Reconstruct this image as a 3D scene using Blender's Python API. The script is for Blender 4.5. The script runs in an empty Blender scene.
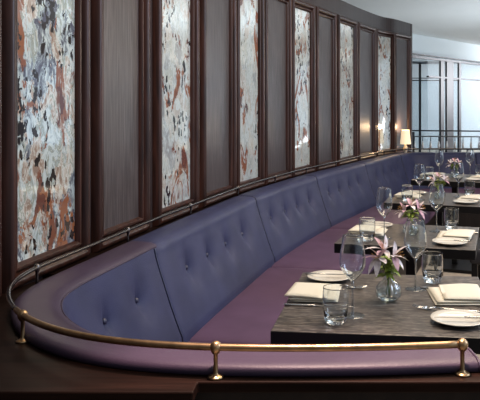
import bpy, bmesh, math, random
from mathutils import Vector, Matrix, Euler
random.seed(7)
SC = bpy.context.scene
COL = SC.collection
PI = math.pi

# ------------------------------------------------------------------ helpers
def link(name, me, mat=None, parent=None):
    o = bpy.data.objects.new(name, me)
    COL.objects.link(o)
    if mat is not None and me is not None and len(me.materials) == 0:
        for m in (mat if isinstance(mat, (list, tuple)) else [mat]):
            me.materials.append(m)
    if parent is not None:
        o.parent = parent
    return o

def meshed(name, verts, faces, mat=None, parent=None, smooth=False, fix=True, mids=None):
    me = bpy.data.meshes.new(name)
    me.from_pydata([tuple(v) for v in verts], [], faces)
    me.update()
    if mids:
        for p, i in zip(me.polygons, mids): p.material_index = i
    if fix:
        bm = bmesh.new(); bm.from_mesh(me)
        bmesh.ops.recalc_face_normals(bm, faces=bm.faces)
        bm.to_mesh(me); bm.free()
    if smooth:
        for p in me.polygons: p.use_smooth = True
    return link(name, me, mat, parent)

def tag(o, label, cat, group=None, kind=None):
    if label: o['label'] = label
    if cat: o['category'] = cat
    if group: o['group'] = group
    if kind: o['kind'] = kind
    return o

def empty(name, loc, rz=0.0, label=None, cat=None, group=None):
    o = bpy.data.objects.new(name, None)
    COL.objects.link(o)
    o.location = loc; o.rotation_euler = (0, 0, rz)
    o.empty_display_size = .05
    return tag(o, label, cat, group)

class MB:
    """collects vertices and faces of one mesh"""
    def __init__(s): s.v = []; s.f = []; s.m = []
    def add(s, v, f, mi=0):
        b = len(s.v); s.v += [Vector(p) for p in v]
        s.f += [tuple(b + i for i in q) for q in f]; s.m += [mi] * len(f)
        return s
    def box(s, c, d, rz=0, mi=0, taper=1.0):
        x, y, z = d[0] / 2, d[1] / 2, d[2] / 2
        R = Matrix.Rotation(rz, 3, 'Z')
        vs = []
        for k, (a, b, e) in enumerate([(-1,-1,-1),(1,-1,-1),(1,1,-1),(-1,1,-1),(-1,-1,1),(1,-1,1),(1,1,1),(-1,1,1)]):
            t = taper if e > 0 else 1.0
            vs.append(Vector(c) + R @ Vector((a * x * t, b * y * t, e * z)))
        return s.add(vs, [(0,3,2,1),(4,5,6,7),(0,1,5,4),(1,2,6,5),(2,3,7,6),(3,0,4,7)], mi)
    def lathe(s, prof, n=24, c=(0,0,0), mi=0, wob=None):
        """prof: (r,z) list"""
        vs = []; fs = []
        for (r, z) in prof:
            for k in range(n):
                a = 2 * PI * k / n
                rr = r * (wob(a, z) if wob else 1)
                vs.append(Vector(c) + Vector((rr * math.cos(a), rr * math.sin(a), z)))
        for i in range(len(prof) - 1):
            for k in range(n):
                a, b = i * n + k, i * n + (k + 1) % n
                fs.append((a, b, b + n, a + n))
        if prof[0][0] > 1e-5: pass
        return s.add(vs, fs, mi)
    def tube(s, path, r, n=10, mi=0, cap=True, rs=None):
        path = [Vector(p) for p in path]
        vs = []; fs = []
        up = Vector((0, 0, 1))
        for i, p in enumerate(path):
            t = (path[min(i + 1, len(path) - 1)] - path[max(i - 1, 0)]).normalized()
            u = up if abs(t.dot(up)) < .95 else Vector((1, 0, 0))
            a = t.cross(u).normalized(); b = a.cross(t).normalized()
            rr = rs[i] if rs else r
            for k in range(n):
                q = 2 * PI * k / n
                vs.append(p + (a * math.cos(q) + b * math.sin(q)) * rr)
        for i in range(len(path) - 1):
            for k in range(n):
                c, d = i * n + k, i * n + (k + 1) % n
                fs.append((c, d, d + n, c + n))
        if cap:
            fs.append(tuple(range(n)))
            fs.append(tuple(range((len(path) - 1) * n, len(path) * n)))
        return s.add(vs, fs, mi)
    def build(s, name, mat, parent=None, smooth=True, fix=True):
        return meshed(name, s.v, s.f, mat, parent, smooth, fix, s.m if any(s.m) else None)

def bevel(o, w, seg=2, ang=35):
    m = o.modifiers.new('bevel', 'BEVEL'); m.width = w; m.segments = seg
    m.limit_method = 'ANGLE'; m.angle_limit = math.radians(ang)
    return o

def flat_shade(o):
    for p in o.data.polygons: p.use_smooth = False
    return o

def sharp(o, deg=40):
    o.data.set_sharp_from_angle(angle=math.radians(deg)); return o

# ------------------------------------------------------------------ materials
def new_mat(name):
    m = bpy.data.materials.new(name); m.use_nodes = True
    nt = m.node_tree
    return m, nt, nt.nodes['Principled BSDF']

def N(nt, t, **kw):
    n = nt.nodes.new(t)
    for k, v in kw.items():
        if hasattr(n, k): setattr(n, k, v)
        else: n.inputs[k].default_value = v
    return n

def ramp(nt, stops, interp='LINEAR'):
    r = nt.nodes.new('ShaderNodeValToRGB'); cr = r.color_ramp; cr.interpolation = interp
    while len(cr.elements) < len(stops): cr.elements.new(.5)
    for e, (p, c) in zip(cr.elements, stops):
        e.position = p; e.color = (*c, 1)
    return r

def coords(nt, scale, rot=(0, 0, 0)):
    tc = nt.nodes.new('ShaderNodeTexCoord'); mp = nt.nodes.new('ShaderNodeMapping')
    mp.inputs['Scale'].default_value = scale; mp.inputs['Rotation'].default_value = rot
    nt.links.new(tc.outputs['Object'], mp.inputs['Vector'])
    return mp.outputs['Vector']

def simple(name, col, rough=.5, metal=0, noise=None, bump=0, bscale=200, coat=0, spec=.5, sheen=0):
    m, nt, b = new_mat(name)
    b.inputs['Base Color'].default_value = (*col, 1)
    b.inputs['Roughness'].default_value = rough
    b.inputs['Metallic'].default_value = metal
    b.inputs['Coat Weight'].default_value = coat
    b.inputs['Specular IOR Level'].default_value = spec
    b.inputs['Sheen Weight'].default_value = sheen
    if noise:
        sc, amt = noise
        v = coords(nt, (sc, sc, sc))
        n = N(nt, 'ShaderNodeTexNoise', Scale=1.0, Detail=4.0)
        nt.links.new(v, n.inputs['Vector'])
        lo = tuple(c * (1 - amt) for c in col); hi = tuple(min(1, c * (1 + amt)) for c in col)
        r = ramp(nt, [(.3, lo), (.7, hi)])
        nt.links.new(n.outputs['Fac'], r.inputs['Fac'])
        nt.links.new(r.outputs['Color'], b.inputs['Base Color'])
    if bump:
        v = coords(nt, (bscale,) * 3)
        n = N(nt, 'ShaderNodeTexVoronoi', Scale=1.0)
        nt.links.new(v, n.inputs['Vector'])
        bp = N(nt, 'ShaderNodeBump', Strength=bump, Distance=.001)
        nt.links.new(n.outputs['Distance'], bp.inputs['Height'])
        nt.links.new(bp.outputs['Normal'], b.inputs['Normal'])
    return m

def wood(name, c1, c2, rough=.35, scale=(60, 60, 2.2), coat=.2, bump=.15, rot=(0,0,0), spec=.5):
    m, nt, b = new_mat(name)
    v = coords(nt, scale, rot)
    n = N(nt, 'ShaderNodeTexNoise', Scale=1.0, Detail=5.0, Distortion=.4)
    nt.links.new(v, n.inputs['Vector'])
    r = ramp(nt, [(.32, c1), (.55, tuple((a + d) / 2 for a, d in zip(c1, c2))), (.72, c2)])
    nt.links.new(n.outputs['Fac'], r.inputs['Fac'])
    nt.links.new(r.outputs['Color'], b.inputs['Base Color'])
    b.inputs['Roughness'].default_value = rough
    b.inputs['Coat Weight'].default_value = coat
    b.inputs['Coat Roughness'].default_value = .2
    b.inputs['Specular IOR Level'].default_value = spec
    if bump:
        bp = N(nt, 'ShaderNodeBump', Strength=bump, Distance=.002)
        nt.links.new(n.outputs['Fac'], bp.inputs['Height'])
        nt.links.new(bp.outputs['Normal'], b.inputs['Normal'])
    return m

M = {}
M['frame_wood'] = wood('frame_wood', (.015, .0050, .0032), (.066, .023, .015), .34, (45, 45, 4), .08, spec=.3)
M['wall_wood'] = wood('wall_wood', (.024, .016, .016), (.048, .033, .033), .42, (50, 50, 2.5), .05, spec=.3)
M['board_wood'] = wood('board_wood', (.024, .018, .019), (.088, .070, .072), .36, (110, 110, 6), .05, .3, spec=.38)  # greyer base puts the boards' bluish reflection into the colour
M['ledge_wood'] = wood('ledge_wood', (.007, .0032, .0022), (.019, .0085, .006), .45, (4, 60, 60), .0, .05, spec=.06)
M['dark_wood'] = wood('dark_wood', (.006, .004, .0035), (.014, .009, .007), .5, (30, 30, 3), .05, .1, spec=.2)
M['black_wood'] = simple('black_wood', (.004, .0035, .0035), .45, spec=.3)
M['leather_blue_lit'] = simple('leather_blue_lit', (.035, .039, .088), .48, noise=(9, .16), bump=.35, bscale=260, spec=.16)  # one leather throughout; bluish light on the back is put into its base
M['leather_plum_lit'] = simple('leather_plum_lit', (.112, .062, .112), .5, noise=(8, .12), bump=.3, bscale=260, spec=.22)  # same leather as the back; the seat's mauve light is in the colour
M['leather_roll_shaded'] = simple('leather_roll_shaded', (.046, .031, .056), .45, noise=(8, .1), bump=.25, bscale=260, spec=.3)  # same leather again, darker base for the dimmer light on the roll
M['button'] = simple('button_leather', (.02, .02, .05), .35)
M['brass_dim'] = simple('brass_dim_reflection', (.16, .14, .13), .2, 1.0)  # same brass; dim reflections along the wall are put into the colour
M['brass'] = simple('aged_brass', (.36, .235, .125), .34, 1.0, noise=(40, .3))
M['steel'] = simple('polished_steel', (.62, .60, .57), .22, 1.0)
M['china'] = simple('cream_china', (.78, .72, .62), .18, coat=.4)
M['linen'] = simple('cream_linen', (.76, .70, .57), .85, bump=.15, bscale=900, sheen=.2)
M['petal'] = simple('pink_petal', (.84, .68, .68), .55, noise=(70, .35))
M['petal_dark'] = simple('mauve_petal', (.56, .34, .40), .55, noise=(70, .3))
M['stamen'] = simple('stamen', (.45, .22, .05), .6)
M['leaf'] = simple('green_leaf', (.33, .42, .07), .5, noise=(60, .45))
M['stem'] = simple('green_stem', (.10, .16, .03), .5)
M['black_metal'] = simple('black_metal', (.035, .038, .05), .4, .3)
M['grey_metal'] = simple('grey_metal', (.28, .31, .35), .3, .8)
M['glint_metal'] = simple('glint_metal', (.85, .87, .9), .25, .6)
M['plaster'] = simple('pale_plaster', (.60, .68, .72), .8, noise=(.6, .04))
M['ceiling'] = simple('ceiling_plaster', (.72, .78, .81), .85, noise=(.5, .04))
M['back_wall'] = simple('back_wall_paint', (.44, .52, .58), .7, noise=(.8, .06))
M['floor'] = simple('beige_carpet', (.42, .35, .28), .95, noise=(30, .12))
M['chair_fabric'] = simple('chair_black_leather', (.012, .011, .014), .5)

def table_top():
    m, nt, b = new_mat('weathered_table_wood')
    tc = nt.nodes.new('ShaderNodeTexCoord'); mp = nt.nodes.new('ShaderNodeMapping')
    mp.inputs['Scale'].default_value = (26, 150, 26)
    nt.links.new(tc.outputs['Object'], mp.inputs['Vector'])
    n = N(nt, 'ShaderNodeTexNoise', Scale=1.0, Detail=6.0, Distortion=1.2)
    nt.links.new(mp.outputs['Vector'], n.inputs['Vector'])
    r = ramp(nt, [(.36, (.012, .009, .008)), (.47, (.045, .036, .032)), (.57, (.125, .103, .088)), (.74, (.31, .265, .23))])
    nt.links.new(n.outputs['Fac'], r.inputs['Fac'])
    nt.links.new(r.outputs['Color'], b.inputs['Base Color'])
    b.inputs['Roughness'].default_value = .38
    bp = N(nt, 'ShaderNodeBump', Strength=.3, Distance=.001)
    nt.links.new(n.outputs['Fac'], bp.inputs['Height']); nt.links.new(bp.outputs['Normal'], b.inputs['Normal'])
    return m
M['table_top'] = table_top()

def thin_glass(name, tint=(.93, .95, .96), edge=.55, gloss=(1, 1, 1), lo=.05):
    """thin clear glass: mostly see-through face on, brighter and darker towards its edges"""
    m, nt, b = new_mat(name); nt.nodes.remove(b)
    out = nt.nodes['Material Output']
    lw = N(nt, 'ShaderNodeLayerWeight', Blend=.35)
    tr = nt.nodes.new('ShaderNodeBsdfTransparent')
    rr = ramp(nt, [(0, tint), (.65, tuple(c * .9 for c in tint)), (1, (edge,) * 3)])
    nt.links.new(lw.outputs['Facing'], rr.inputs['Fac']); nt.links.new(rr.outputs['Color'], tr.inputs['Color'])
    gl = N(nt, 'ShaderNodeBsdfGlossy', Roughness=.03); gl.inputs['Color'].default_value = (*gloss, 1)
    r2 = ramp(nt, [(0, (lo,) * 3), (.5, (lo * 2.0,) * 3), (.85, (.3,) * 3), (1, (.8,) * 3)])
    nt.links.new(lw.outputs['Facing'], r2.inputs['Fac'])
    mx = nt.nodes.new('ShaderNodeMixShader')
    nt.links.new(r2.outputs['Color'], mx.inputs[0]); nt.links.new(tr.outputs[0], mx.inputs[1]); nt.links.new(gl.outputs[0], mx.inputs[2])
    nt.links.new(mx.outputs[0], out.inputs['Surface'])
    return m
M['glass'] = thin_glass('clear_glass', (.90, .92, .93), .35, lo=.09)
def solid_glass():
    m, nt, b = new_mat('solid_glass')
    b.inputs['Base Color'].default_value = (.93, .96, .97, 1)
    b.inputs['Transmission Weight'].default_value = 1; b.inputs['Roughness'].default_value = .02
    b.inputs['IOR'].default_value = 1.45
    return m
M['solid_glass'] = solid_glass()
def glass_variant(name, tint, gl):
    m, nt, b = new_mat(name); nt.nodes.remove(b); out = nt.nodes['Material Output']
    tr = nt.nodes.new('ShaderNodeBsdfTransparent'); tr.inputs['Color'].default_value = (*tint, 1)
    g = N(nt, 'ShaderNodeBsdfGlossy', Roughness=.08); mx = nt.nodes.new('ShaderNodeMixShader'); mx.inputs[0].default_value = gl
    nt.links.new(tr.outputs[0], mx.inputs[1]); nt.links.new(g.outputs[0], mx.inputs[2]); nt.links.new(mx.outputs[0], out.inputs['Surface']); return m
M['window_glass'] = glass_variant('window_glass', (.9, .94, .96), .05)
M['window_glass'].node_tree.nodes['Glossy BSDF'].inputs['Roughness'].default_value = .5

def antique_mirror():
    m, nt, b = new_mat('antiqued_mirror')
    tc = nt.nodes.new('ShaderNodeTexCoord')
    def mapped(sc, off=0):
        mp = nt.nodes.new('ShaderNodeMapping'); mp.inputs['Scale'].default_value = sc
        mp.inputs['Location'].default_value = (off, off, off)
        nt.links.new(tc.outputs['Object'], mp.inputs['Vector']); return mp.outputs['Vector']
    def distort(vec, sc, amt):
        n = N(nt, 'ShaderNodeTexNoise', Scale=sc, Detail=3.0)
        nt.links.new(vec, n.inputs['Vector'])
        ma = nt.nodes.new('ShaderNodeVectorMath'); ma.operation = 'MULTIPLY_ADD'
        nt.links.new(n.outputs['Color'], ma.inputs[0]); ma.inputs[1].default_value = (amt,) * 3
        nt.links.new(vec, ma.inputs[2]); return ma.outputs[0]
    v1 = distort(distort(mapped((17, 17, 10)), .8, 2.2), 3.0, .9)
    vo = N(nt, 'ShaderNodeTexVoronoi', Scale=1.0); nt.links.new(v1, vo.inputs['Vector'])
    sp = nt.nodes.new('ShaderNodeSeparateColor'); nt.links.new(vo.outputs['Color'], sp.inputs[0])
    fine = N(nt, 'ShaderNodeTexNoise', Scale=1.0, Detail=6.0, Roughness=.7, Distortion=1.5)
    nt.links.new(mapped((22, 22, 12), 5.5), fine.inputs['Vector'])
    av = nt.nodes.new('ShaderNodeMath'); av.operation = 'MULTIPLY_ADD'; av.inputs[1].default_value = 1.6
    nt.links.new(fine.outputs['Fac'], av.inputs[0])
    hf = nt.nodes.new('ShaderNodeMath'); hf.operation = 'MULTIPLY_ADD'; hf.inputs[1].default_value = .85; hf.inputs[2].default_value = -.74
    nt.links.new(sp.outputs[0], hf.inputs[0]); nt.links.new(hf.outputs[0], av.inputs[2])
    base = ramp(nt, [(0, (.10, .10, .14)), (.16, (.26, .30, .34)), (.28, (.56, .66, .69)), (.42, (.70, .78, .78)), (.52, (.40, .47, .48)),
                     (.62, (.33, .36, .29)), (.70, (.74, .77, .74)), (.86, (.50, .41, .34)), (.95, (.34, .24, .19))])
    nt.links.new(av.outputs[0], base.inputs['Fac'])
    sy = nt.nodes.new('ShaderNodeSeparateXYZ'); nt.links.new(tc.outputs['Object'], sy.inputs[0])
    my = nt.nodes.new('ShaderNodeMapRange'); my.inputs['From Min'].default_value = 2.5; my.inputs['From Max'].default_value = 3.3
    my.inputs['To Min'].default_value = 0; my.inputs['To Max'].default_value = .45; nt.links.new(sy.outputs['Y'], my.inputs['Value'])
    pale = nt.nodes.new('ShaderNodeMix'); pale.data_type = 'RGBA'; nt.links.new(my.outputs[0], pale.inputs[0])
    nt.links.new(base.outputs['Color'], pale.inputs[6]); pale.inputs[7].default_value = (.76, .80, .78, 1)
    # rust drifts
    n2 = N(nt, 'ShaderNodeTexNoise', Scale=1.0, Detail=5.0, Roughness=.65, Distortion=1.0)
    nt.links.new(mapped((8, 8, 4.6), 3.1), n2.inputs['Vector'])
    rm = ramp(nt, [(.545, (0, 0, 0)), (.585, (1, 1, 1))]); nt.links.new(n2.outputs['Fac'], rm.inputs['Fac'])
    rc = ramp(nt, [(0, (.22, .08, .035)), (.5, (.21, .085, .05)), (1, (.09, .035, .03))]); nt.links.new(sp.outputs[1], rc.inputs['Fac'])
    mx = nt.nodes.new('ShaderNodeMix'); mx.data_type = 'RGBA'
    nt.links.new(rm.outputs['Color'], mx.inputs[0]); nt.links.new(pale.outputs[2], mx.inputs[6]); nt.links.new(rc.outputs['Color'], mx.inputs[7])
    # small black flecks, thicker near the camera end and lower down
    v3 = distort(mapped((62, 62, 38), 1.7), 1.2, 1.6)
    vo3 = N(nt, 'ShaderNodeTexVoronoi', Scale=1.0); nt.links.new(v3, vo3.inputs['Vector'])
    sp3 = nt.nodes.new('ShaderNodeSeparateColor'); nt.links.new(vo3.outputs['Color'], sp3.inputs[0])
    n3 = N(nt, 'ShaderNodeTexNoise', Scale=1.0, Detail=2.0); nt.links.new(mapped((6, 6, 3.2), 9.3), n3.inputs['Vector'])
    mu = nt.nodes.new('ShaderNodeMath'); mu.operation = 'MULTIPLY'
    nt.links.new(sp3.outputs[0], mu.inputs[0]); nt.links.new(n3.outputs['Fac'], mu.inputs[1])
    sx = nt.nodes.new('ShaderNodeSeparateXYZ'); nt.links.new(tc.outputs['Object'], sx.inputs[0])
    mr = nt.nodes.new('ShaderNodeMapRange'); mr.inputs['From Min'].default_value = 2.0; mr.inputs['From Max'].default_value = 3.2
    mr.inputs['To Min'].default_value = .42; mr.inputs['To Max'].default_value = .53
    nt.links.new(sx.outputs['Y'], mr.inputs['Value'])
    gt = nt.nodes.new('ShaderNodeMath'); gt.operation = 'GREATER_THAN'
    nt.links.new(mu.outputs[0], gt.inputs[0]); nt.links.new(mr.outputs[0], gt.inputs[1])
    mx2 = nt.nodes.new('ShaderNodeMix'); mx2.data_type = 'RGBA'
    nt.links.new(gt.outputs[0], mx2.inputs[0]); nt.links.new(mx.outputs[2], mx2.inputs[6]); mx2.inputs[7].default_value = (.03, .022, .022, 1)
    nt.links.new(mx2.outputs[2], b.inputs['Base Color'])
    # metallic where still silvered
    iv = nt.nodes.new('ShaderNodeMath'); iv.operation = 'MULTIPLY'
    inv = nt.nodes.new('ShaderNodeMath'); inv.operation = 'SUBTRACT'; inv.inputs[0].default_value = 1
    nt.links.new(rm.outputs['Color'], inv.inputs[1])
    nt.links.new(inv.outputs[0], iv.inputs[0]); iv.inputs[1].default_value = .42
    nt.links.new(iv.outputs[0], b.inputs['Metallic'])
    b.inputs['Roughness'].default_value = .06
    b.inputs['Coat Weight'].default_value = .25; b.inputs['Coat Roughness'].default_value = .02
    return m
M['mirror'] = antique_mirror()

# ------------------------------------------------------------------ plan curves (metres; bench curls round from the near partition to the far end)
def catmull(P, n=50):
    P = [Vector(p) for p in P]
    Q = [2 * P[0] - P[1]] + P + [2 * P[-1] - P[-2]]
    out = []
    for i in range(1, len(Q) - 2):
        a, b, c, d = Q[i - 1:i + 3]
        for k in range(n):
            t = k / n
            out.append(.5 * ((2 * b) + (c - a) * t + (2 * a - 5 * b + 4 * c - d) * t * t + (3 * b - a - 3 * c + d) * t ** 3))
    out.append(Q[-2]); return out

class Curve:
    def __init__(s, pts, h=.02, it=0):
        s.h = h; s._re(pts)
        for _ in range(it):
            p = s.p; s.p = [p[0]] + [.5 * p[i] + .25 * (p[i - 1] + p[i + 1]) for i in range(1, len(p) - 1)] + [p[-1]]
        s._re(s.p)
    def _re(s, pts):
        d = [0]
        for a, b in zip(pts, pts[1:]): d.append(d[-1] + (b - a).length)
        n = max(2, int(d[-1] / s.h)); st = d[-1] / n; out = []; j = 0
        for i in range(n + 1):
            x = min(i * st, d[-1])
            while j < len(d) - 2 and d[j + 1] < x: j += 1
            t = (x - d[j]) / max(1e-9, d[j + 1] - d[j]); out.append(pts[j].lerp(pts[j + 1], min(1, t)))
        s.p = out; s.L = d[-1]; s.st = st
    def at(s, x):
        i = x / s.st; k = max(0, min(len(s.p) - 2, int(i))); return s.p[k].lerp(s.p[k + 1], i - k)
    def nrm(s, x):                                   # points into the room
        a = s.at(max(0, x - .03)); b = s.at(min(s.L, x + .03)); t = (b - a).normalized()
        return Vector((t.y, -t.x))
    def off(s, x, u): return s.at(x) + s.nrm(x) * u

G = Curve(catmull([(.38,1.392),(.2,1.37),(0,1.358),(-.19,1.36),(-.397,1.388),(-.538,1.449),(-.676,1.567),(-.788,1.75),(-.836,1.9),
    (-.832,2.0),(-.804,2.18),(-.762,2.43),(-.695,2.86),(-.605,3.34),(-.43,4.2),(-.135,5.18),(.08,5.75),(.45,6.75),(.64,7.22),
    (.77,7.49),(.9,7.63),(1.08,7.70),(1.4,7.71),(1.8,7.71),(2.6,7.70)]), .02, 60)
_w = [Vector((-.93, .3))] + [G.off(1.6 + .02 * i, -.08) for i in range(286)] + [Vector((.80, 7.62)), Vector((.865, 7.735)), Vector((1.045, 8.07))]
WC = Curve(_w, .02, 12)
Z_LEDGE, Z_RAIL, Z_TOP, Z_SEAT = .82, .88, .845, .47

def frange(a, b, h):
    n = max(1, int(round((b - a) / h))); return [a + (b - a) * i / n for i in range(n + 1)]

# ------------------------------------------------------------------ room shell
def slab(name, x0, x1, y0, y1, z0, z1, mat, kind='structure'):
    o = MB().box(((x0 + x1) / 2, (y0 + y1) / 2, (z0 + z1) / 2), (x1 - x0, y1 - y0, z1 - z0)).build(name, mat, smooth=False)
    o['kind'] = kind; return o
slab('floor', -4, 14, -3, 24, -.1, 0, M['floor'])

# curved panelled wall: a closed solid following the bench
def curved_wall():
    ss = frange(0, WC.L, .05); vs = []; fs = []
    for s in ss:
        a = WC.off(s, 0); b = WC.off(s, -.12)
        vs += [(a.x, a.y, 0), (a.x, a.y, 2.30), (b.x, b.y, 2.30), (b.x, b.y, 0)]
    n = len(ss)
    for i in range(n - 1):
        for k in range(4):
            p, q = i * 4 + k, i * 4 + (k + 1) % 4
            fs.append((p, q, q + 4, p + 4))
    fs += [(0, 1, 2, 3), tuple((n - 1) * 4 + k for k in range(4))]
    o = meshed('wall_left', vs, fs, M['wall_wood']); o['kind'] = 'structure'; return o
curved_wall()
# corner post that closes the panelled wall at its far end
e0 = WC.at(WC.L)
ep = MB(); t_ = WC.nrm(WC.L)
ep.box((e0.x - .005, e0.y + .03, 1.15), (.045, .05, 2.30), math.atan2(t_.y, t_.x))
o = ep.build('trim_1', M['frame_wood'], smooth=False); o['kind'] = 'structure'; bevel(o, .006)

Z0, Z1 = .890, 2.085
def frame_profile(w, d):
    """height of the moulding across its width, inner edge to outer edge"""
    pts = []
    for i in range(13):
        t = i / 12
        h = d * (.12 + .50 * math.sin(PI * min(1, t / .42)) if t < .42 else (.38 + .62 * math.sin(PI * (t - .42) / .58) ** .7))
        if i == 0: h = -.012
        if i == 12: h = 0
        pts.append((t * w, h))
    return pts
def wall_frame(name, s0, s1, parent, w=.072, d=.034, z0=Z0, z1=Z1):
    pr = frame_profile(w, d); vs = []; fs = []
    ns = 10; nz = 1
    ring_n = None
    for (t, h) in pr:
        ring = []
        a0, a1, b0, b1 = s0 - t, s1 + t, z0 - min(t, .072), z1 + t
        for i in range(ns): ring.append((a0 + (a1 - a0) * i / ns, b0))
        for i in range(4): ring.append((a1, b0 + (b1 - b0) * i / 4))
        for i in range(ns): ring.append((a1 + (a0 - a1) * i / ns, b1))
        for i in range(4): ring.append((a0, b1 + (b0 - b1) * i / 4))
        ring_n = len(ring)
        for (s, z) in ring:
            p = WC.off(s, h + .001); vs.append((p.x, p.y, z))
    for i in range(len(pr) - 1):
        for k in range(ring_n):
            a, b = i * ring_n + k, i * ring_n + (k + 1) % ring_n
            fs.append((a, b, b + ring_n, a + ring_n))
    o = meshed(name, vs, fs, M['frame_wood'], parent, True); return sharp(o, 35)
def wall_sheet(name, s0, s1, u, mat, parent, z0=Z0, z1=Z1):
    vs = []; fs = []; ss = frange(s0 - .01, s1 + .01, .03)
    for s in ss:
        p = WC.off(s, u); q = WC.off(s, .0015); vs += [(p.x, p.y, z0 - .01), (p.x, p.y, z1 + .01), (q.x, q.y, z0 - .01), (q.x, q.y, z1 + .01)]
    for i in range(len(ss) - 1):
        a = i * 4; fs += [(a, a + 4, a + 5, a + 1), (a + 2, a + 3, a + 7, a + 6), (a, a + 2, a + 6, a + 4), (a + 1, a + 5, a + 7, a + 3)]
    n = (len(ss) - 1) * 4; fs += [(0, 1, 3, 2), (n, n + 2, n + 3, n + 1)]
    return meshed(name, vs, fs, mat, parent, True) if False else sharp(meshed(name, vs, fs, mat, parent, True), 40)

bays = [('m',1.781,2.107),('p',2.339,2.635),('m',2.895,3.225),('p',3.471,3.824),('m',4.023,4.315),('p',4.515,4.846),
        ('m',5.053,5.343),('p',5.561,5.856),('m',6.099,6.473),('p',6.693,7.071),('m',7.284,7.552),('p',7.719,8.01)]
mirror_labels = ['mottled antique mirror panel nearest the camera, widest, rust and black flecks',
 'second antique mirror panel from the near left, full height, pale with rust drifts',
 'third antique mirror panel from the near left, between dark boards',
 'fourth antique mirror panel from the near left, its top in view',
 'fifth antique mirror panel from the near left, second furthest one',
 'furthest antique mirror panel, lit warm beside the little lamp']
board_labels = ['widest dark grained timber panel, between the first two mirrors',
 'second dark timber panel from the left, between second and third mirrors',
 'third dark timber panel from the left, between third and fourth mirrors',
 'fourth dark timber panel from the left, between fourth and fifth mirrors',
 'fifth dark timber panel from the left, between the last two mirrors',
 'last narrow dark timber panel at the wall end behind the lamp']
mi = bi = 0
for kind, s0, s1 in bays:
    s0 -= .030 + .003 * (s0 - 1.7)
    c = WC.at((s0 + s1) / 2)
    if kind == 'm':
        r = empty('mirror_panel', (0, 0, 0), 0, mirror_labels[mi], 'mirror', 'antique mirror panels along the wall'); mi += 1
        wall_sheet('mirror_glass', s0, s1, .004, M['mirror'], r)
    else:
        r = empty('timber_panel', (0, 0, 0), 0, board_labels[bi], 'wall panel', 'dark timber panels along the wall'); bi += 1
        wall_sheet('board', s0, s1, .005, M['board_wood'], r)
    wall_frame('frame', s0, s1, r)
# the next bay towards the camera: only its far moulding shows at the left edge of the picture
r = empty('timber_panel', (0, 0, 0), 0, 'dark timber panel cut off by the left edge of the picture', 'wall panel', 'dark timber panels along the wall')
wall_frame('frame', 1.25, 1.56, r); wall_sheet('board', 1.25, 1.56, .005, M['board_wood'], r)
# picture rail joints in the frieze: slim shadow gaps
# ------------------------------------------------------------------ ledge and near partition
def poly_solid(name, outline, z0, z1, mat, bev=0, parent=None):
    bm = bmesh.new()
    vs = [bm.verts.new((p[0], p[1], z1)) for p in outline]
    f = bm.faces.new(vs)
    r = bmesh.ops.extrude_face_region(bm, geom=[f])
    for e in r['geom']:
        if isinstance(e, bmesh.types.BMVert): e.co.z = z0
    bmesh.ops.triangulate(bm, faces=[x for x in bm.faces if len(x.verts) > 4])
    bmesh.ops.recalc_face_normals(bm, faces=bm.faces)
    me = bpy.data.meshes.new(name); bm.to_mesh(me); bm.free()
    o = link(name, me, mat, parent)
    if bev: bevel(o, bev, 2, 50)
    return o
inner = [G.off(s, .03) for s in frange(0, 7.7, .04)]
inner_near = [G.off(s, .03) for s in frange(0, 1.9, .04)]
wall_near_pts = [WC.off(x, 0) for x in frange(1.5, 1.0, .1)]
# top board of the partition: straight front, curved inner edge
out_near = [Vector((-.915, 1.95)), Vector((-.918, 1.62)), Vector((-.92, 1.297)), Vector((-.235, 1.297)), Vector((-.235, 1.345)), Vector((.42, 1.345))]
o = poly_solid('trim_2', inner_near + [G.off(1.9, -.02)] + out_near, Z_LEDGE - .022, Z_LEDGE, M['ledge_wood'], .003); o['kind'] = 'structure'
out_b = [Vector((-.915, 1.95)), Vector((-.92, 1.31)), Vector((-.245, 1.31)), Vector((-.245, 1.356)), Vector((.41, 1.356))]
o = poly_solid('wall_near', inner_near + [G.off(1.9, -.02)] + out_b, 0, Z_LEDGE - .0225, M['dark_wood']); o['kind'] = 'structure'
# ledge between wall and bench back
vs = []; fs = []; ss = frange(1.78, 9.2, .04)
def outer_pt(s):
    if s < 7.25: return G.off(s, -.079)
    k = min(1, (s - 7.25) / .45)
    a = G.off(s, -.079)
    return a
for s in ss:
    a = G.off(s, .03); b = outer_pt(s)
    for p, z in ((a, 0), (a, Z_LEDGE - .001), (b, Z_LEDGE - .001), (b, 0)): vs.append((p.x, p.y, z))
for i in range(len(ss) - 1):
    for k in range(4): fs.append((i * 4 + k, i * 4 + (k + 1) % 4, i * 4 + 4 + (k + 1) % 4, i * 4 + 4 + k))
fs += [(0, 1, 2, 3), tuple((len(ss) - 1) * 4 + k for k in range(4))]
o = meshed('trim_3', vs, fs, M['ledge_wood']); o['kind'] = 'structure'
# widened ledge where the wall leaves the bench (lamp shelf)
o = poly_solid('trim_4', [Vector((.742, 7.56)), Vector((.80, 7.628)), Vector((.86, 7.71)), Vector((1.05, 8.05)), Vector((1.16, 8.05)), Vector((1.16, 7.79)), Vector((1.02, 7.77)), Vector((.90, 7.705)), Vector((.82, 7.64))], .78, Z_LEDGE, M['ledge_wood']); o['kind'] = 'structure'

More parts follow.
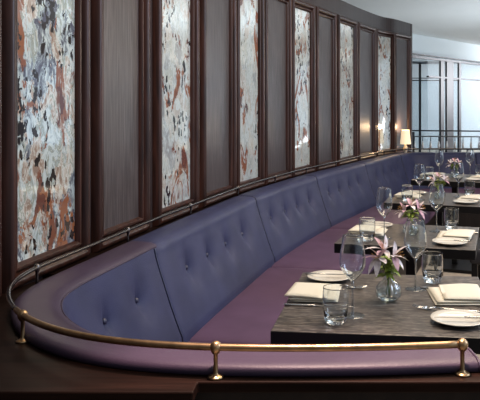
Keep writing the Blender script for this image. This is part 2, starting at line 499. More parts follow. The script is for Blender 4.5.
# ------------------------------------------------------------------ banquette
BQ = empty('banquette', (0, 0, 0), 0, 'long curved banquette with buttoned leather back lit indigo and seat lit plum', 'bench')
roll_prof = [(.010, .8205), (.0055, .8225), (.0052, .829), (.0062, .835), (.012, .8405), (.026, .8435), (.065, .844), (.100, .842), (.120, .835), (.126, .826)]
face_low = [(.135, .79), (.150, .74), (.170, .68), (.190, .62), (.212, .56), (.236, .50), (.240, .46)]
def dense(pr, h=.012):
    out = [pr[0]]
    for a, b in zip(pr, pr[1:]):
        n = max(1, int(math.hypot(b[0] - a[0], b[1] - a[1]) / h))
        out += [(a[0] + (b[0] - a[0]) * i / n, a[1] + (b[1] - a[1]) * i / n) for i in range(1, n + 1)]
    return out
def sweep(name, s0, s1, prof, mat, parent, seam=True, buttons=(), h=.012, amp=.020, ends=True):
    prof = dense(prof); ss = sorted(frange(s0 + h, s1 - h, h) + [s0, s0 + .002, s0 + .004, s0 + .008, s1 - .008, s1 - .004, s1 - .002, s1]); vs = []; fs = []; m = len(prof)
    nr = []
    for j in range(m):
        a = prof[max(0, j - 1)]; b = prof[min(m - 1, j + 1)]
        t = Vector((b[0] - a[0], b[1] - a[1])).normalized(); nr.append(Vector((-t.y, t.x)))
        if nr[-1].y < 0 and abs(nr[-1].y) > .5 * 0 and j > 3 and nr[-1].x < 0: nr[-1] = -nr[-1]
    for s in ss:
        for j, (u, z) in enumerate(prof):
            nn = nr[j]
            if nn.x < 0 and z < .83 and u > .1: nn = -nn
            d = 0
            if seam:
                e = min(s - s0, s1 - s); d -= .014 * math.exp(-e / .0035) + .004 * math.exp(-e / .02)
            for (bs, bz) in buttons:
                r2 = ((s - bs) ** 2 + (z - bz) ** 2)
                r = math.sqrt(r2)
                d -= amp * math.exp(-r / .022) + .013 * math.exp(-r2 / .005)
                dz = abs(z - bz)
                d -= .008 * math.exp(-((s - bs + (z - bz) * .15) / .010) ** 2) * math.exp(-(dz / .045) ** 2)
            p = G.off(s, u + nn.x * d); vs.append((p.x, p.y, z + nn.y * d))
    for i in range(len(ss) - 1):
        for j in range(m - 1):
            a = i * m + j; fs.append((a, a + 1, a + 1 + m, a + m))
    if ends:
        for i in (0, len(ss) - 1):
            c = len(vs); pts = vs[i * m:(i + 1) * m]
            b0 = pts[-1]; q0 = pts[0]
            vs.append((q0[0], q0[1], b0[2]))
            fs.append(tuple(range(i * m, (i + 1) * m)) + (c,))
    return meshed(name, vs, fs, mat, parent, True)
BZ = .687
seams = [.075, 1.05, 2.19, 3.58, 4.81, 6.05, 7.26, 8.3, 9.19]
btn = {0: [.35, .65], 1: [1.30, 1.48, 1.754, 1.99], 2: [2.484, 2.735, 2.985, 3.257], 3: [3.80, 4.07, 4.31, 4.57],
       4: [5.03, 5.265, 5.51, 5.766], 5: [6.34, 6.60, 6.86, 7.08], 6: [7.55, 7.8, 8.05], 7: [8.55, 8.8]}
def button(s, parent):
    p = G.off(s, .168 - .027); n = G.nrm(s)
    mb = MB(); prof = [(.0001, .007), (.005, .0065), (.009, .004), (.011, 0), (.009, -.004), (.0001, -.005)]
    mb.lathe(prof, 12); o = mb.build('button', M['button'], parent)
    o.location = (p.x, p.y, BZ)
    o.rotation_euler = Vector((n.x, n.y, .35)).to_track_quat('Z', 'Y').to_euler()
for k in range(len(seams) - 1):
    a, b = seams[k], seams[k + 1]
    bs = [(x, BZ) for x in btn[k]]
    if k < 2:
        pr = [(.1262, .826)] + face_low
        o = sweep('backrest_panel', a, b, pr, M['leather_blue_lit'], BQ, True, bs, ends=False)
    else:
        pr = roll_prof[:-1] + [(.130, .815)] + face_low
        o = sweep('backrest_panel', a, b, pr, M['leather_blue_lit'], BQ, True, bs, ends=False)
    for x in btn[k]: button(x, o)
    if k:
        pts = []
        for (u, z) in dense(pr):
            q = G.off(a, u - (.004 if z < .825 else 0)); pts.append((q.x, q.y, z - (.004 if z > .825 else 0)))
        MB().tube(pts, .0026, 6).build('seam_dark_line', M['button'], o)  # dark tube added to draw the crevice of the seam darker
# rolled top edge of the near part, stitched to the face below
o = sweep('top_roll', .062, 2.21, roll_prof + [(.120, .818)], M['leather_roll_shaded'], BQ, False, ends=True); o['label'] = 'padded top roll in shaded plum'
pp = [(*G.off(s, .1255), .829) for s in frange(.08, 2.20, .03)]
MB().tube(pp, .0022, 6).build('piping', M['leather_roll_shaded'], o)
# rounded end of the near run
pe = [(G.off(.062, u).x, G.off(.062, u).y, z) for (u, z) in roll_prof]
MB().tube(pe, .003, 6).build('end_piping', M['leather_roll_shaded'], o)
# panel under the end of the near run
a = G.off(.062, .03); b = G.off(.062, .24)
o = meshed('end_panel', [(a.x, a.y, 0), (b.x, b.y, 0), (b.x, b.y, .47), (G.off(.062, .126).x, G.off(.062, .126).y, .825), (a.x, a.y, .825)], [(0, 1, 2, 3, 4)], M['leather_blue_lit'], BQ)

# seats
def seat_strip(s0, s1):
    vs = []; fs = []; ss = sorted(frange(s0 + .02, s1 - .02, .02) + [s0 + .002, s0 + .004, s0 + .008, s1 - .002, s1 - .004, s1 - .008])
    us = [.225, .235, .26, .35, .45, .55, .65, .70, .715, .715]
    for s in ss:
        e = min(s - s0, s1 - s); dz = -.030 * math.exp(-e / .004) - .004 * math.exp(-e / .02)
        for j, u in enumerate(us):
            z = Z_SEAT + (.006 * math.sin(PI * j / 8) if j < 9 else 0) + dz
            if j == 7: z -= .006
            if j == 8: z -= .022
            if j == 9: z = Z_SEAT - .11
            p = G.off(s, u); vs.append((p.x, p.y, z))
    m = len(us)
    for i in range(len(ss) - 1):
        for j in range(m - 1):
            a = i * m + j; fs.append((a, a + 1, a + 1 + m, a + m))
    return meshed('seat_cushion', vs, fs, M['leather_plum_lit'], BQ, True)
for a, b in ((2.24, 3.48), (3.48, 4.76), (4.76, 5.97)): seat_strip(a, b)
ol = [G.off(s, .235) for s in frange(.07, 2.237, .03)] + [G.off(2.237, .715), Vector((-.03, 2.10)), Vector((.36, 2.10))]
poly_solid('seat_cushion', ol, Z_SEAT - .11, Z_SEAT, M['leather_plum_lit'], .012, BQ)
ol = [G.off(s, .235) for s in frange(5.973, 9.19, .04)] + [Vector((2.58, 7.0)), Vector((1.22, 7.0)), G.off(5.973, .715)]
poly_solid('seat_cushion', ol, Z_SEAT - .11, Z_SEAT, M['leather_plum_lit'], .012, BQ)
# plinth under the seats
ol = [G.off(s, .05) for s in frange(.07, 9.19, .05)] + [Vector((2.58, 7.06)), Vector((1.20, 7.06))] + [G.off(s, .66) for s in frange(6.0, 2.3, .1)] + [Vector((-.09, 2.05)), Vector((.35, 2.05))]
poly_solid('plinth', ol, 0.0, Z_SEAT - .112, M['dark_wood'], 0, BQ)

# ------------------------------------------------------------------ brass rail
RL = empty('brass_rail', (0, 0, 0), 0, 'slim aged brass gallery rail with ball posts running round the banquette top', 'rail')
path = [(*G.at(s), Z_RAIL) for s in frange(.10, 1.16, .03)]
MB().tube(path, .0072, 12).build('rail_tube', M['brass'], RL)
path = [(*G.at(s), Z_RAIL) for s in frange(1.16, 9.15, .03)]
MB().tube(path, .0060, 12).build('rail_tube', M['brass_dim'], RL)['label'] = 'brass rail along the wall, toned down like its dim reflections'
for s in (.10, .585, 1.11, 1.61, 2.235, 2.90, 3.63, 4.29, 4.93, 5.6, 6.3, 7.08, 7.64, 7.82, 8.1, 8.4, 8.7):
    p = G.at(s)
    prof = [(.0001, -.060), (.0150, -.060), (.0155, -.0575), (.0130, -.0555), (.0065, -.0535), (.0046, -.049), (.0042, -.03), (.0046, -.014), (.0075, -.0115),
            (.0105, -.006), (.0118, 0), (.0110, .0045), (.0080, .009), (.0045, .0112), (.0001, .0118)]
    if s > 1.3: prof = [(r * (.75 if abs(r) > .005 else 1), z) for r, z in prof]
    q = MB().lathe(prof, 20).build('rail_post', M['brass' if s < 1.3 else 'brass_dim'], RL); q.location = (p.x, p.y, Z_RAIL)

# ------------------------------------------------------------------ tables
tab_lab = ['nearest dark weathered oak table, one laid for two behind the brass rail',
           'second dark oak table from the camera',
           'third dark oak table from the camera',
           'furthest dark oak table, by the curved end of the banquette']
def make_table(cx_, cy_, ang, w, l, label):
    t = empty('dining_table', (cx_, cy_, 0), -ang, label, 'table', 'dining tables along the banquette')
    top = MB().box((0, 0, .7285), (w, l, .043)).build('tabletop', [M['table_top']], t, smooth=False); bevel(top, .003)
    top.data.materials.append(M['black_wood'])
    for p in top.data.polygons:
        if abs(p.normal.z) < .5 or p.normal.z < -.5: p.material_index = 1
    col = MB().box((0, 0, .365), (.045, .045, .67)); c = col.build('pedestal', M['black_wood'], t, smooth=False); bevel(c, .003)
    f = MB().box((0, 0, .016), (.42, .42, .022)).build('foot_plate', M['black_wood'], t, smooth=False); bevel(f, .005)
    f = MB().box((0, 0, .698), (.34, .34, .012)).build('mounting_plate', M['black_wood'], t, smooth=False)
    return t
TB = [(.212, 2.165, math.radians(6.1), .622, .665), (.425, 3.262, math.radians(14.3), .605, .57), (.775, 4.55, math.radians(18.5), .60, .62), (1.13, 5.87, math.radians(21), .60, .64)]
for (a, b, c, d, e), l in zip(TB, tab_lab): make_table(a, b, c, d, e, l)
def TP(i, x, y, z=.75):
    a = -TB[i][2]; return (TB[i][0] + x * math.cos(a) - y * math.sin(a), TB[i][1] + x * math.sin(a) + y * math.cos(a), z)

# ---- tableware prototypes (mesh data shared by the copies)
def copy_tree(o, parent=None):
    c = o.copy(); COL.objects.link(c); c.parent = parent
    for ch in list(o.children): copy_tree(ch, c)
    return c
protos = {}
def placed(kind, i, x, y, rz, label, group, z=.7502):
    fn, cat = KINDS[kind]
    if kind not in protos: o = protos[kind] = fn()
    else: o = copy_tree(protos[kind])
    o.location = TP(i, x, y, z); o.rotation_euler = (0, 0, rz - TB[i][2])
    tag(o, label, cat, group); return o

def wine_glass():
    r = empty('wine_glass', (0, 0, 0))
    bowl = [(.0040, .098), (.008, .1015), (.017, .110), (.027, .123), (.0345, .137), (.0375, .150), (.0370, .166), (.0345, .187), (.0310, .209), (.0289, .2255), (.0286, .2275)]
    th = .0011
    bowl = bowl + [(.0281, .2280)] + [(max(.0001, q[0] - th), q[1] + (.0012 if q[1] < .12 else 0)) for q in bowl[::-1]]
    bowl = [(.0001, .0975)] + bowl + [(.0001, .0995)]
    MB().lathe(bowl, 40).build('bowl', M['solid_glass'], r)
    MB().lathe([(.006, .001), (.0045, .008), (.0032, .02), (.0030, .06), (.0032, .085), (.0050, .0975), (.0001, .1005)], 14).build('stem', M['glass_stem'], r)
    MB().lathe([(.0001, .0045), (.006, .0042), (.018, .0022), (.034, .0010), (.0355, .0004), (.034, 0), (.0001, 0)], 32).build('foot', M['glass'], r)
    return r
M['bright_glass'] = glass_variant('glass_rim', (.8, .83, .85), .35)
M['glass_stem'] = glass_variant('glass_stem', (.8, .82, .83), .25)
def tumbler():
    r = empty('water_tumbler', (0, 0, 0))
    po = [(.0235, .0), (.0258, .001), (.0290, .006), (.0318, .018), (.0350, .040), (.0362, .060), (.0358, .080), (.0347, .097), (.0345, .0992)]
    pi_ = [(.0340, .1000), (.0335, .0992), (.0336, .097), (.0346, .080), (.0348, .060), (.0336, .040), (.0300, .022), (.020, .0175), (.0001, .0165)]
    MB().lathe([(.0001, 0)] + po + pi_, 40).build('side', M['solid_glass'], r)
    return r
def side_plate():
    o = MB().lathe([(.0001, .0), (.040, .0), (.043, .001), (.060, .006), (.0765, .0125), (.0775, .0138), (.0765, .0148), (.059, .0092), (.045, .0050), (.0001, .0045)], 48).build('side_plate', M['china'])
    return o
def napkin():
    mb = MB()
    def sheet(cx_, cy_, w, l, z, h, a, sag):
        n, m = 10, 10; vs = []; fs = []; R = Matrix.Rotation(a, 3, 'Z')
        for lay in (0, 1):
            for i in range(n + 1):
                for j in range(m + 1):
                    x = (i / n - .5) * w; y = (j / m - .5) * l
                    ex = 1 - abs(2 * i / n - 1) ** 8; ey = 1 - abs(2 * j / m - 1) ** 8
                    zz = z + (h * (.45 + .55 * min(ex, ey)) if lay else 0) + sag * math.sin(3 * x / w + 1) * (j / m) * lay
                    if not lay: zz = z + h * .35 * (1 - min(ex, ey))
                    p = R @ Vector((x, y, 0)); vs.append((cx_ + p.x, cy_ + p.y, zz))
        k = (n + 1) * (m + 1)
        for lay in (0, 1):
            for i in range(n):
                for j in range(m):
                    a_ = lay * k + i * (m + 1) + j; q = (a_, a_ + 1, a_ + m + 2, a_ + m + 1); fs.append(q if not lay else q[::-1])
        bd = [(i, 0) for i in range(n)] + [(n, j) for j in range(m)] + [(i, m) for i in range(n, 0, -1)] + [(0, j) for j in range(m, 0, -1)]
        for q, p in enumerate(bd):
            w2 = bd[(q + 1) % len(bd)]; A = p[0] * (m + 1) + p[1]; B = w2[0] * (m + 1) + w2[1]
            fs.append((A, B, B + k, A + k))
        mb.add(vs, fs)
    sheet(-.008, 0, .150, .180, .0008, .007, 0, 0)
    sheet(-.003, .003, .150, .176, .0078, .007, .02, .001)
    sheet(.014, .006, .126, .172, .0148, .008, -.06, .004)
    return mb.build('napkin', M['linen'])
def table_knife():
    r = empty('table_knife', (0, 0, 0))
    MB().box((.055, 0, .0035), (.095, .0085, .0055)).build('handle', M['steel'], r); bevel(r.children[0], .002)
    n = 10; vs = []; fs = []
    for i in range(n + 1):
        x = .008 - .115 * i / n; w = .009 * (1 if i < 7 else math.sqrt(max(0, 1 - ((i - 7) / 3.05) ** 2)))
        vs += [(x, -.0045, .0015), (x, -.0045 + w, .0015), (x, -.0045, .0035), (x, -.0045 + w, .0025)]
    for i in range(n):
        a = i * 4; fs += [(a, a + 1, a + 5, a + 4), (a + 2, a + 6, a + 7, a + 3), (a, a + 4, a + 6, a + 2), (a + 1, a + 3, a + 7, a + 5)]
    fs += [(0, 2, 3, 1), (n * 4, n * 4 + 1, n * 4 + 3, n * 4 + 2)]
    meshed('blade', vs, fs, M['steel'], r)
    return r
def butter_knife():
    r = table_knife(); r.name = 'butter_knife'
    for c in r.children: c.scale = (.72, .85, 1)
    return r
def fork():
    r = empty('dinner_fork', (0, 0, 0))
    MB().tube([(.11, 0, .003), (.08, 0, .004), (.03, 0, .005), (-.01, 0, .006), (-.035, 0, .008)], .003, 8, rs=[.0045, .0042, .003, .0022, .003]).build('handle', M['steel'], r)
    h = MB()
    h.add([(-.032, -.003, .008), (-.032, .003, .008), (-.045, .010, .005), (-.06, .0115, .0035), (-.06, -.0115, .0035), (-.045, -.010, .005),
           (-.032, -.003, .0095), (-.032, .003, .0095), (-.045, .010, .0065), (-.06, .0115, .005), (-.06, -.0115, .005), (-.045, -.010, .0065)],
          [(0, 1, 2, 3, 4, 5), (6, 11, 10, 9, 8, 7), (0, 6, 7, 1), (1, 7, 8, 2), (2, 8, 9, 3), (3, 9, 10, 4), (4, 10, 11, 5), (5, 11, 6, 0)])
    h.build('head', M['steel'], r)
    for k in range(4):
        y = -.0098 + .0065 * k
        MB().tube([(-.058, y, .0042), (-.080, y, .0045), (-.100, y, .010)], .0014, 6, rs=[.0016, .0014, .0007]).build('tine', M['steel'], r)
    return r
def bud_vase():
    r = empty('bud_vase', (0, 0, 0))
    rib = lambda a, z: 1 + (.07 * math.cos(14 * a) if .008 < z < .058 else 0)
    prof = [(.020, .001), (.030, .004), (.0365, .014), (.0385, .027), (.0350, .042), (.026, .054), (.0165, .062), (.0125, .070), (.0115, .082), (.0130, .090), (.0155, .094)]
    MB().lathe(prof, 56, wob=rib).build('body', M['glass_vase'], r, fix=False)
    MB().lathe([(.0001, .0005), (.02, .0005), (.026, .004), (.02, .007), (.0001, .006)], 24).build('base', M['solid_glass'], r)
    MB().lathe([(.030, .009), (.0335, .020), (.0345, .030), (.0001, .0302)], 24).build('water', M['water'], r, fix=False)
    return r
M['glass_vase'] = thin_glass('ribbed_glass', (.88, .91, .91), .4, lo=.12)
M['water'] = glass_variant('water_surface', (.86, .89, .88), .10)

def petal_mesh(mb, base, direction, L, w, curl, mi, roll=0):
    d = Vector(direction).normalized()
    u = d.orthogonal().normalized() if abs(d.z) > .9 else d.cross(Vector((0, 0, 1))).normalized()
    nn = u.cross(d).normalized()
    vs = []; fs = []; n = 7
    for i in range(n + 1):
        t = i / n; wd = w * math.sin(PI * min(1, t * .9 + .08)) ** .8
        c = Vector(base) + d * (L * t) + nn * (-curl * L * t * t)
        for k in (-1, 0, 1):
            vs.append(c + u * (wd * .5 * k) + nn * (.12 * wd * abs(k)))
    for i in range(n):
        for k in range(2):
            a = i * 3 + k; fs.append((a, a + 1, a + 4, a + 3))
    mb.add(vs, fs, mi)
def lily(rng, top, face, size, lean_base, leafy=9, dark=.3):
    """stem from inside the vase to one open bloom; leaves cluster over the vase neck"""
    r = empty('lily_stem', (0, 0, 0))
    p0 = Vector((-.010 * face[0], -.010 * face[1], .012)); p3 = Vector(top)
    p1 = Vector((face[0] * .004, face[1] * .004, .088)); pts = []
    for i in range(11):
        t = i / 10
        pts.append((1 - t) ** 2 * p0 + 2 * t * (1 - t) * p1 + t * t * p3)
    MB().tube(pts, .0016, 7).build('stem', M['stem'], r)
    mb = MB(); F = Vector(face).normalized()
    a = F.orthogonal().normalized(); b = F.cross(a)
    for k in range(6):
        q = 2 * PI * k / 6 + rng.uniform(-.15, .15)
        d = F * .75 + (a * math.cos(q) + b * math.sin(q)) * rng.uniform(.8, 1.05)
        petal_mesh(mb, p3, d, size * rng.uniform(.9, 1.1), size * .42, rng.uniform(.1, .55), 1 if (k % 2 and rng.random() < dark) else 0)
    fl = mb.build('bloom', [M['petal'], M['petal_dark']], r, True, fix=False)
    st = MB()
    for k in range(5):
        q = 2 * PI * k / 5; tip = p3 + F * size * .65 + (a * math.cos(q) + b * math.sin(q)) * size * .17
        st.tube([p3, (p3 + tip) / 2, tip], .0005, 5); st.tube([tip - F * .002, tip + F * .003], .0012, 5)
    st.build('stamens', M['stamen'], fl)
    lf = MB()
    for k in range(leafy):
        t = rng.uniform(.52, .88); i = int(t * 10); base = pts[i]; q = rng.uniform(0, 2 * PI)
        d = Vector((math.cos(q), math.sin(q), rng.uniform(-.15, .7)))
        petal_mesh(lf, base, d, rng.uniform(.022, .042), rng.uniform(.013, .021), rng.uniform(0, .5), 0)
    lf.build('leaves', M['leaf'], r, True, fix=False)
    return r

KINDS = {'wine': (wine_glass, 'wine glass'), 'tumbler': (tumbler, 'tumbler'), 'plate': (side_plate, 'plate'), 'napkin': (napkin, 'napkin'),
         'knife': (table_knife, 'knife'), 'butter': (butter_knife, 'butter knife'), 'fork': (fork, 'fork'), 'vase': (bud_vase, 'vase')}
tn = ['nearest table', 'second table from the camera', 'third table from the camera', 'furthest table']
for i in range(4):
    T = tn[i]
    for side in (1, -1):
        sd = 'right' if side == 1 else 'bench'
        rz = 0 if side == 1 else PI
        P = lambda x, y: (x * side, y * side)
        if i == 0:
            wg = (.087, .139) if side == 1 else (.101, .172)
            tm = (.146, .235) if side == 1 else (.144, .245)
        else:
            wg = (.108, .115); tm = (.172, .195)
        placed('wine', i, *P(*wg), rz, f'tall clear wine glass on the {sd} side of the {T}', 'tall wine glasses on the tables')
        placed('tumbler', i, *P(*tm), rz, f'clear water tumbler on the {sd} side of the {T}', 'water tumblers on the tables')
        np_ = (.214, .045) if side == 1 else (.235, -.030)
        if i == 1: np_ = (.205, -.01)
        if i > 1: np_ = (.205, .0)
        placed('napkin', i, *P(*np_), rz + (.10 if side == 1 and i == 0 else -.03 * i * side), f'folded cream linen napkin on the {sd} side of the {T}', 'folded cream napkins')
        pl = (.195, -.205) if side == 1 else (.205, -.235)
        if i: pl = (.19, -.175)
        placed('plate', i, *P(*pl), rz, f'round cream side plate on the {sd} side of the {T}', 'cream side plates')
        if i < 3:
            placed('butter', i, *P(pl[0] + .01, pl[1] - .008), rz + .03, f'butter knife across the side plate, {sd} side of {T}', 'butter knives', .7638)
        if i < 2:
            if i == 0:
                placed('fork', i, *P(.17, -.098 if side == 1 else -.130), rz - (.18 if side == 1 else .10), f'steel fork beside the napkin, {sd} side of the {T}', 'steel forks')
            placed('knife', i, *P(.21, .152 if side == 1 else .095) if i == 0 else P(.20, .105), rz, f'steel table knife beside the napkin, {sd} side of the {T}', 'table knives')
    placed('vase', i, 0, 0, 0, f'small round ribbed glass vase at the centre of the {T}', 'bud vases')
    rng = random.Random(20 + i)
    specs = [((-.030, -.006, .132), (-.45, -.75, .35), .052, 'left'), ((.014, -.010, .136), (.70, -.6, .35), .050, 'right'), ((-.014, .012, .150), (-.15, -.5, .8), .050, 'top')]
    if i: specs = [((-.032, -.004, .112), (-.8, -.3, .5), .048, 'left'), ((.030, -.012, .118), (.8, -.35, .45), .048, 'right'), ((.0, .008, .132), (.05, -.3, .9), .05, 'top')]
    for (tp, fc, sz, nm) in specs:
        l = lily(rng, tp, fc, sz, None, 24 if i == 0 else 24, .35 if i == 0 else .6)
        l.location = TP(i, 0, 0, .7502)
        nmx = {'left': 'leaning left', 'right': 'leaning right', 'top': 'standing tallest'}[nm]
        tag(l, f'pink lily stem {nmx} in the vase on the {T}', 'flower', 'pink lilies in the bud vases')

# ------------------------------------------------------------------ chair beside the third table
def chair(x, y, rz, label):
    c = empty('dining_chair', (x, y, 0), rz, label, 'chair')
    s = MB().box((0, 0, .43), (.44, .44, .09)).build('seat', M['chair_fabric'], c); bevel(s, .02, 3); flat_shade(s)
    vs = []; fs = []
    for k in range(9):
        z = .47 + .40 * k / 8; xx = .20 + .06 * (k / 8) ** 1.5
        vs += [(xx, -.20, z), (xx, .20, z), (xx + .045, .20, z), (xx + .045, -.20, z)]
    for k in range(8):
        for j in range(4): fs.append((k * 4 + j, k * 4 + (j + 1) % 4, k * 4 + 4 + (j + 1) % 4, k * 4 + 4 + j))
    fs += [(0, 1, 2, 3), (32, 33, 34, 35)]
    b = meshed('backrest', vs, fs, M['chair_fabric'], c); bevel(b, .012, 2)
    for (a, d) in ((-.19, -.19), (-.19, .19), (.19, -.19), (.19, .19)):
        l = MB().box((a, d, .196), (.036, .036, .388)).build('leg', M['black_wood'], c, smooth=False); bevel(l, .004)
    return c
chair(1.185, 4.40, math.radians(-18), 'black upholstered chair tucked in at the right of the third table')

# ------------------------------------------------------------------ lamp at the end of the wall
L = empty('table_lamp', (.94, 7.69, Z_LEDGE), 0, 'small table lamp with glowing cream shade at the far end of the ledge', 'lamp')
def shade_mat():
    m, nt, b = new_mat('lamp_shade')
    b.inputs['Base Color'].default_value = (.9, .78, .58, 1)
    b.inputs['Emission Color'].default_value = (1, .78, .50, 1); b.inputs['Emission Strength'].default_value = .75
    b.inputs['Roughness'].default_value = .9; return m
MB().lathe([(.060, .112), (.044, .265)], 28).build('lamp_shade', shade_mat(), L, fix=False)
MB().lathe([(.0001, 0.0005), (.032, .0005), (.032, .006), (.014, .012), (.020, .03), (.024, .055), (.020, .08), (.010, .10), (.006, .115), (.006, .15), (.0001, .152)], 20).build('lamp_base', simple('lamp_ceramic', (.55, .50, .42), .4), L)
MB().lathe([(.0001, .155), (.012, .16), (.020, .18), (.020, .195), (.012, .21), (.0001, .215)], 16).build('bulb', simple('bulb_glass', (.9, .85, .75), .3), L)
ld = bpy.data.lights.new('lamp_light', 'POINT'); ld.energy = 4.5; ld.color = (1, .68, .38); ld.shadow_soft_size = .03
lo = bpy.data.objects.new('lamp_light', ld); COL.objects.link(lo); lo.location = (.94, 7.69, Z_LEDGE + .30)

# ------------------------------------------------------------------ balustrade behind the far end
BL = empty('balustrade', (0, 0, 0), 0, 'slim steel balustrade with two rails and short bars behind the banquette', 'railing')
MB().tube([(1.16, 9.0, 1.035), (3.2, 9.0, 1.015)], .009, 8).build('top_rail', M['black_metal'], BL)
MB().tube([(1.16, 9.0, .962), (3.2, 9.0, .945)], .008, 8).build('lower_rail', M['grey_metal'], BL)
MB().tube([(1.16, 9.0, .80), (3.2, 9.0, .79)], .010, 8).build('bottom_rail', M['black_metal'], BL)
for k in range(18):
    x = 1.215 + .104 * k
    b = MB().tube([(x, 9.0, .955), (x, 9.0, .90)], .0055, 7).build('baluster', M['black_metal'], BL)
    MB().tube([(x, 8.998, .90), (x, 8.998, .84), (x, 8.998, .80)], .011, 8, rs=[.007, .017, .011]).build('tip', M['glint_metal'], b)  # pale flared clips, enlarged to imitate white glints
for x in (1.2, 2.4, 3.15): MB().box((x, 9.0, .51), (.03, .03, 1.02)).build('post', M['black_metal'], BL, smooth=False)

# ------------------------------------------------------------------ glazed screen, room beyond, ceiling
P0 = Vector((1.94, 14.9)); D = Vector((2.13, 2.9)).normalized(); ANG = math.atan2(D.y, D.x)
def on(t, off=0): q = P0 + D * t + Vector((D.y, -D.x)) * off; return q
def bar(t0, t1, z0, z1, name, parent, th=.06, mat=None, off=0):
    a = on((t0 + t1) / 2, off)
    o = MB().box((a.x, a.y, (z0 + z1) / 2), (abs(t1 - t0), th, z1 - z0), ANG).build(name, mat or M['black_metal'], parent, smooth=False); return o
GS = tag(bpy.data.objects.new('window_1', None), None, None, kind='structure'); COL.objects.link(GS)
bar(-.6, 6, 2.38, 2.43, 'head_rail', GS, .08); bar(-.6, 6, 2.455, 2.475, 'head_rail', GS, .1)
bar(.75, 6, 1.985, 2.02, 'transom', GS)
def t_at(r):   # where a sight line of slope r = x/y meets the screen
    return (r * P0.y - P0.x) / (D.x - r * D.y)
for (r0, r1, nm) in ((.1714, .1760, 'post'), (.1800, .1895, 'post'), (.1975, .2005, 'mullion')):
    bar(t_at(r0), t_at(r1), 0, 2.40, nm, GS, .05)
bar(2.6, 2.66, 0, 2.40, 'mullion', GS, .05) if False else None
bar(.75, 6, .02, 2.38, 'pane', GS, .008, M['window_glass'])
# frames of the lobby doors further back, seen through the open bay
W2 = tag(bpy.data.objects.new('window_2', None), None, None, kind='structure'); COL.objects.link(W2)
MB().box((2.6, 18.6, 2.50), (2.2, .06, .075)).build('head_rail', M['grey_metal'], W2, smooth=False)
MB().box((2.6, 18.6, 2.09), (2.2, .06, .022)).build('transom', M['black_metal'], W2, smooth=False)
MB().box((2.6, 18.6, 2.03), (2.2, .06, .03)).build('transom', M['black_metal'], W2, smooth=False)
MB().box((2.655, 18.6, 1.25), (.06, .06, 2.5)).build('mullion', M['black_metal'], W2, smooth=False)
MB().box((2.6, 18.6, 1.02), (2.2, .008, 2.0)).build('pane', M['window_glass'], W2, smooth=False)
# fascia over the screen
bar(-4, 8, 2.475, 2.90, 'fascia', None, .04, M['plaster'], -.06).name = 'wall_fascia'
bpy.data.objects['wall_fascia']['kind'] = 'structure'
slab('wall_back', -2, 14, 22, 22.1, 0, 3.0, M['back_wall'])
slab('ceiling', -3, 14, 5.2, 22.2, 2.90, 2.98, M['ceiling'])

# ------------------------------------------------------------------ light
W = bpy.data.worlds.new('World'); SC.world = W; W.use_nodes = True
nt = W.node_tree; bg = nt.nodes['Background']
tc = nt.nodes.new('ShaderNodeTexCoord'); sx = nt.nodes.new('ShaderNodeSeparateXYZ'); nt.links.new(tc.outputs['Generated'], sx.inputs[0])
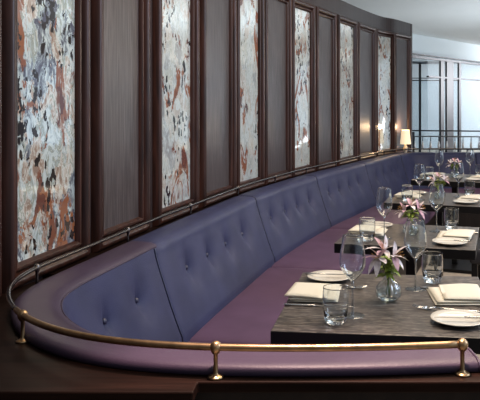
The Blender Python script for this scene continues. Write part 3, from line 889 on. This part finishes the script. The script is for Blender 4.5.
# a dim room round the horizon, cool brightness added on the right for the mirrors, pale ceiling overhead
rz_ = ramp(nt, [(.0, (.05, .045, .04)), (.22, (.10, .09, .085)), (.65, (.42, .46, .50)), (1, (.50, .55, .60))]); nt.links.new(sx.outputs['Z'], rz_.inputs['Fac'])
rx_ = ramp(nt, [(.25, (0, 0, 0)), (.62, (.62, .74, .88)), (1, (.62, .74, .88))]); nt.links.new(sx.outputs['X'], rx_.inputs['Fac'])
mxw = nt.nodes.new('ShaderNodeMix'); mxw.data_type = 'RGBA'; mxw.blend_type = 'LIGHTEN'; mxw.inputs[0].default_value = 1
nt.links.new(rz_.outputs['Color'], mxw.inputs[6]); nt.links.new(rx_.outputs['Color'], mxw.inputs[7]); nt.links.new(mxw.outputs[2], bg.inputs[0])
bg.inputs[1].default_value = .85
def area(name, loc, target, size, energy, col, size_y=None):
    l = bpy.data.lights.new(name, 'AREA'); l.energy = energy; l.color = col; l.size = size
    if size_y: l.shape = 'RECTANGLE'; l.size_y = size_y
    o = bpy.data.objects.new(name, l); COL.objects.link(o); o.location = loc
    o.rotation_euler = (Vector(target) - Vector(loc)).to_track_quat('-Z', 'Y').to_euler(); return o
area('warm_ceiling_light', (.75, 2.6, 2.9), (.25, 2.2, .75), .7, 50, (1, .80, .58), 1.6)
area('warm_far_light', (1.3, 5.0, 3.0), (.9, 4.8, .75), .7, 32, (1, .80, .58), 2.0)
area('side_floor_fill', (2.9, 6.0, 1.9), (1.0, 5.7, 0), .6, 30, (1, .84, .66))  # added light that brightens the carpet under the tables
sl = bpy.data.lights.new('front_spot', 'SPOT'); sl.energy = 400; sl.color = (1, .70, .60); sl.spot_size = math.radians(38); sl.spot_blend = .8; sl.shadow_soft_size = .05  # added spot, pinkish and narrow, to warm the near pad
so = bpy.data.objects.new('front_spot', sl); COL.objects.link(so); so.location = (.06, 1.40, 2.6)
so.rotation_euler = (Vector((.02, 1.33, .84)) - so.location).to_track_quat('-Z', 'Y').to_euler()
area('cool_side_fill', (3.4, 2.1, 2.5), (-.6, 2.9, .8), 1.6, 78, (.66, .78, 1.0), 2.0)  # added cool light for the near backrest, standing in for an unseen window
area('room_beyond_fill', (8.6, 19.0, 2.7), (5.2, 21.8, 1.2), 3.5, 900, (.97, .97, 1.0), 3)  # added out of view to brighten the panes and back wall
area('far_ceiling_wash', (4.2, 11.0, .4), (3.2, 12.0, 2.9), 3, 150, (.9, .95, 1.0), 3)  # added upward light near the floor that brightens the ceiling

# ------------------------------------------------------------------ camera
cd = bpy.data.cameras.new('camera'); cam = bpy.data.objects.new('camera', cd); COL.objects.link(cam)
cam.location = (0, 0, 1.35); cam.rotation_euler = (PI / 2, 0, 0)
cd.sensor_width = 36; cd.sensor_fit = 'HORIZONTAL'; cd.lens = 52.5; cd.shift_x = -80 / 480; cd.shift_y = -94 / 480
cd.clip_start = .05; cd.clip_end = 100
SC.camera = cam
SC.view_settings.view_transform = 'Standard'
SC.view_settings.look = 'None'
SC.view_settings.exposure = 0
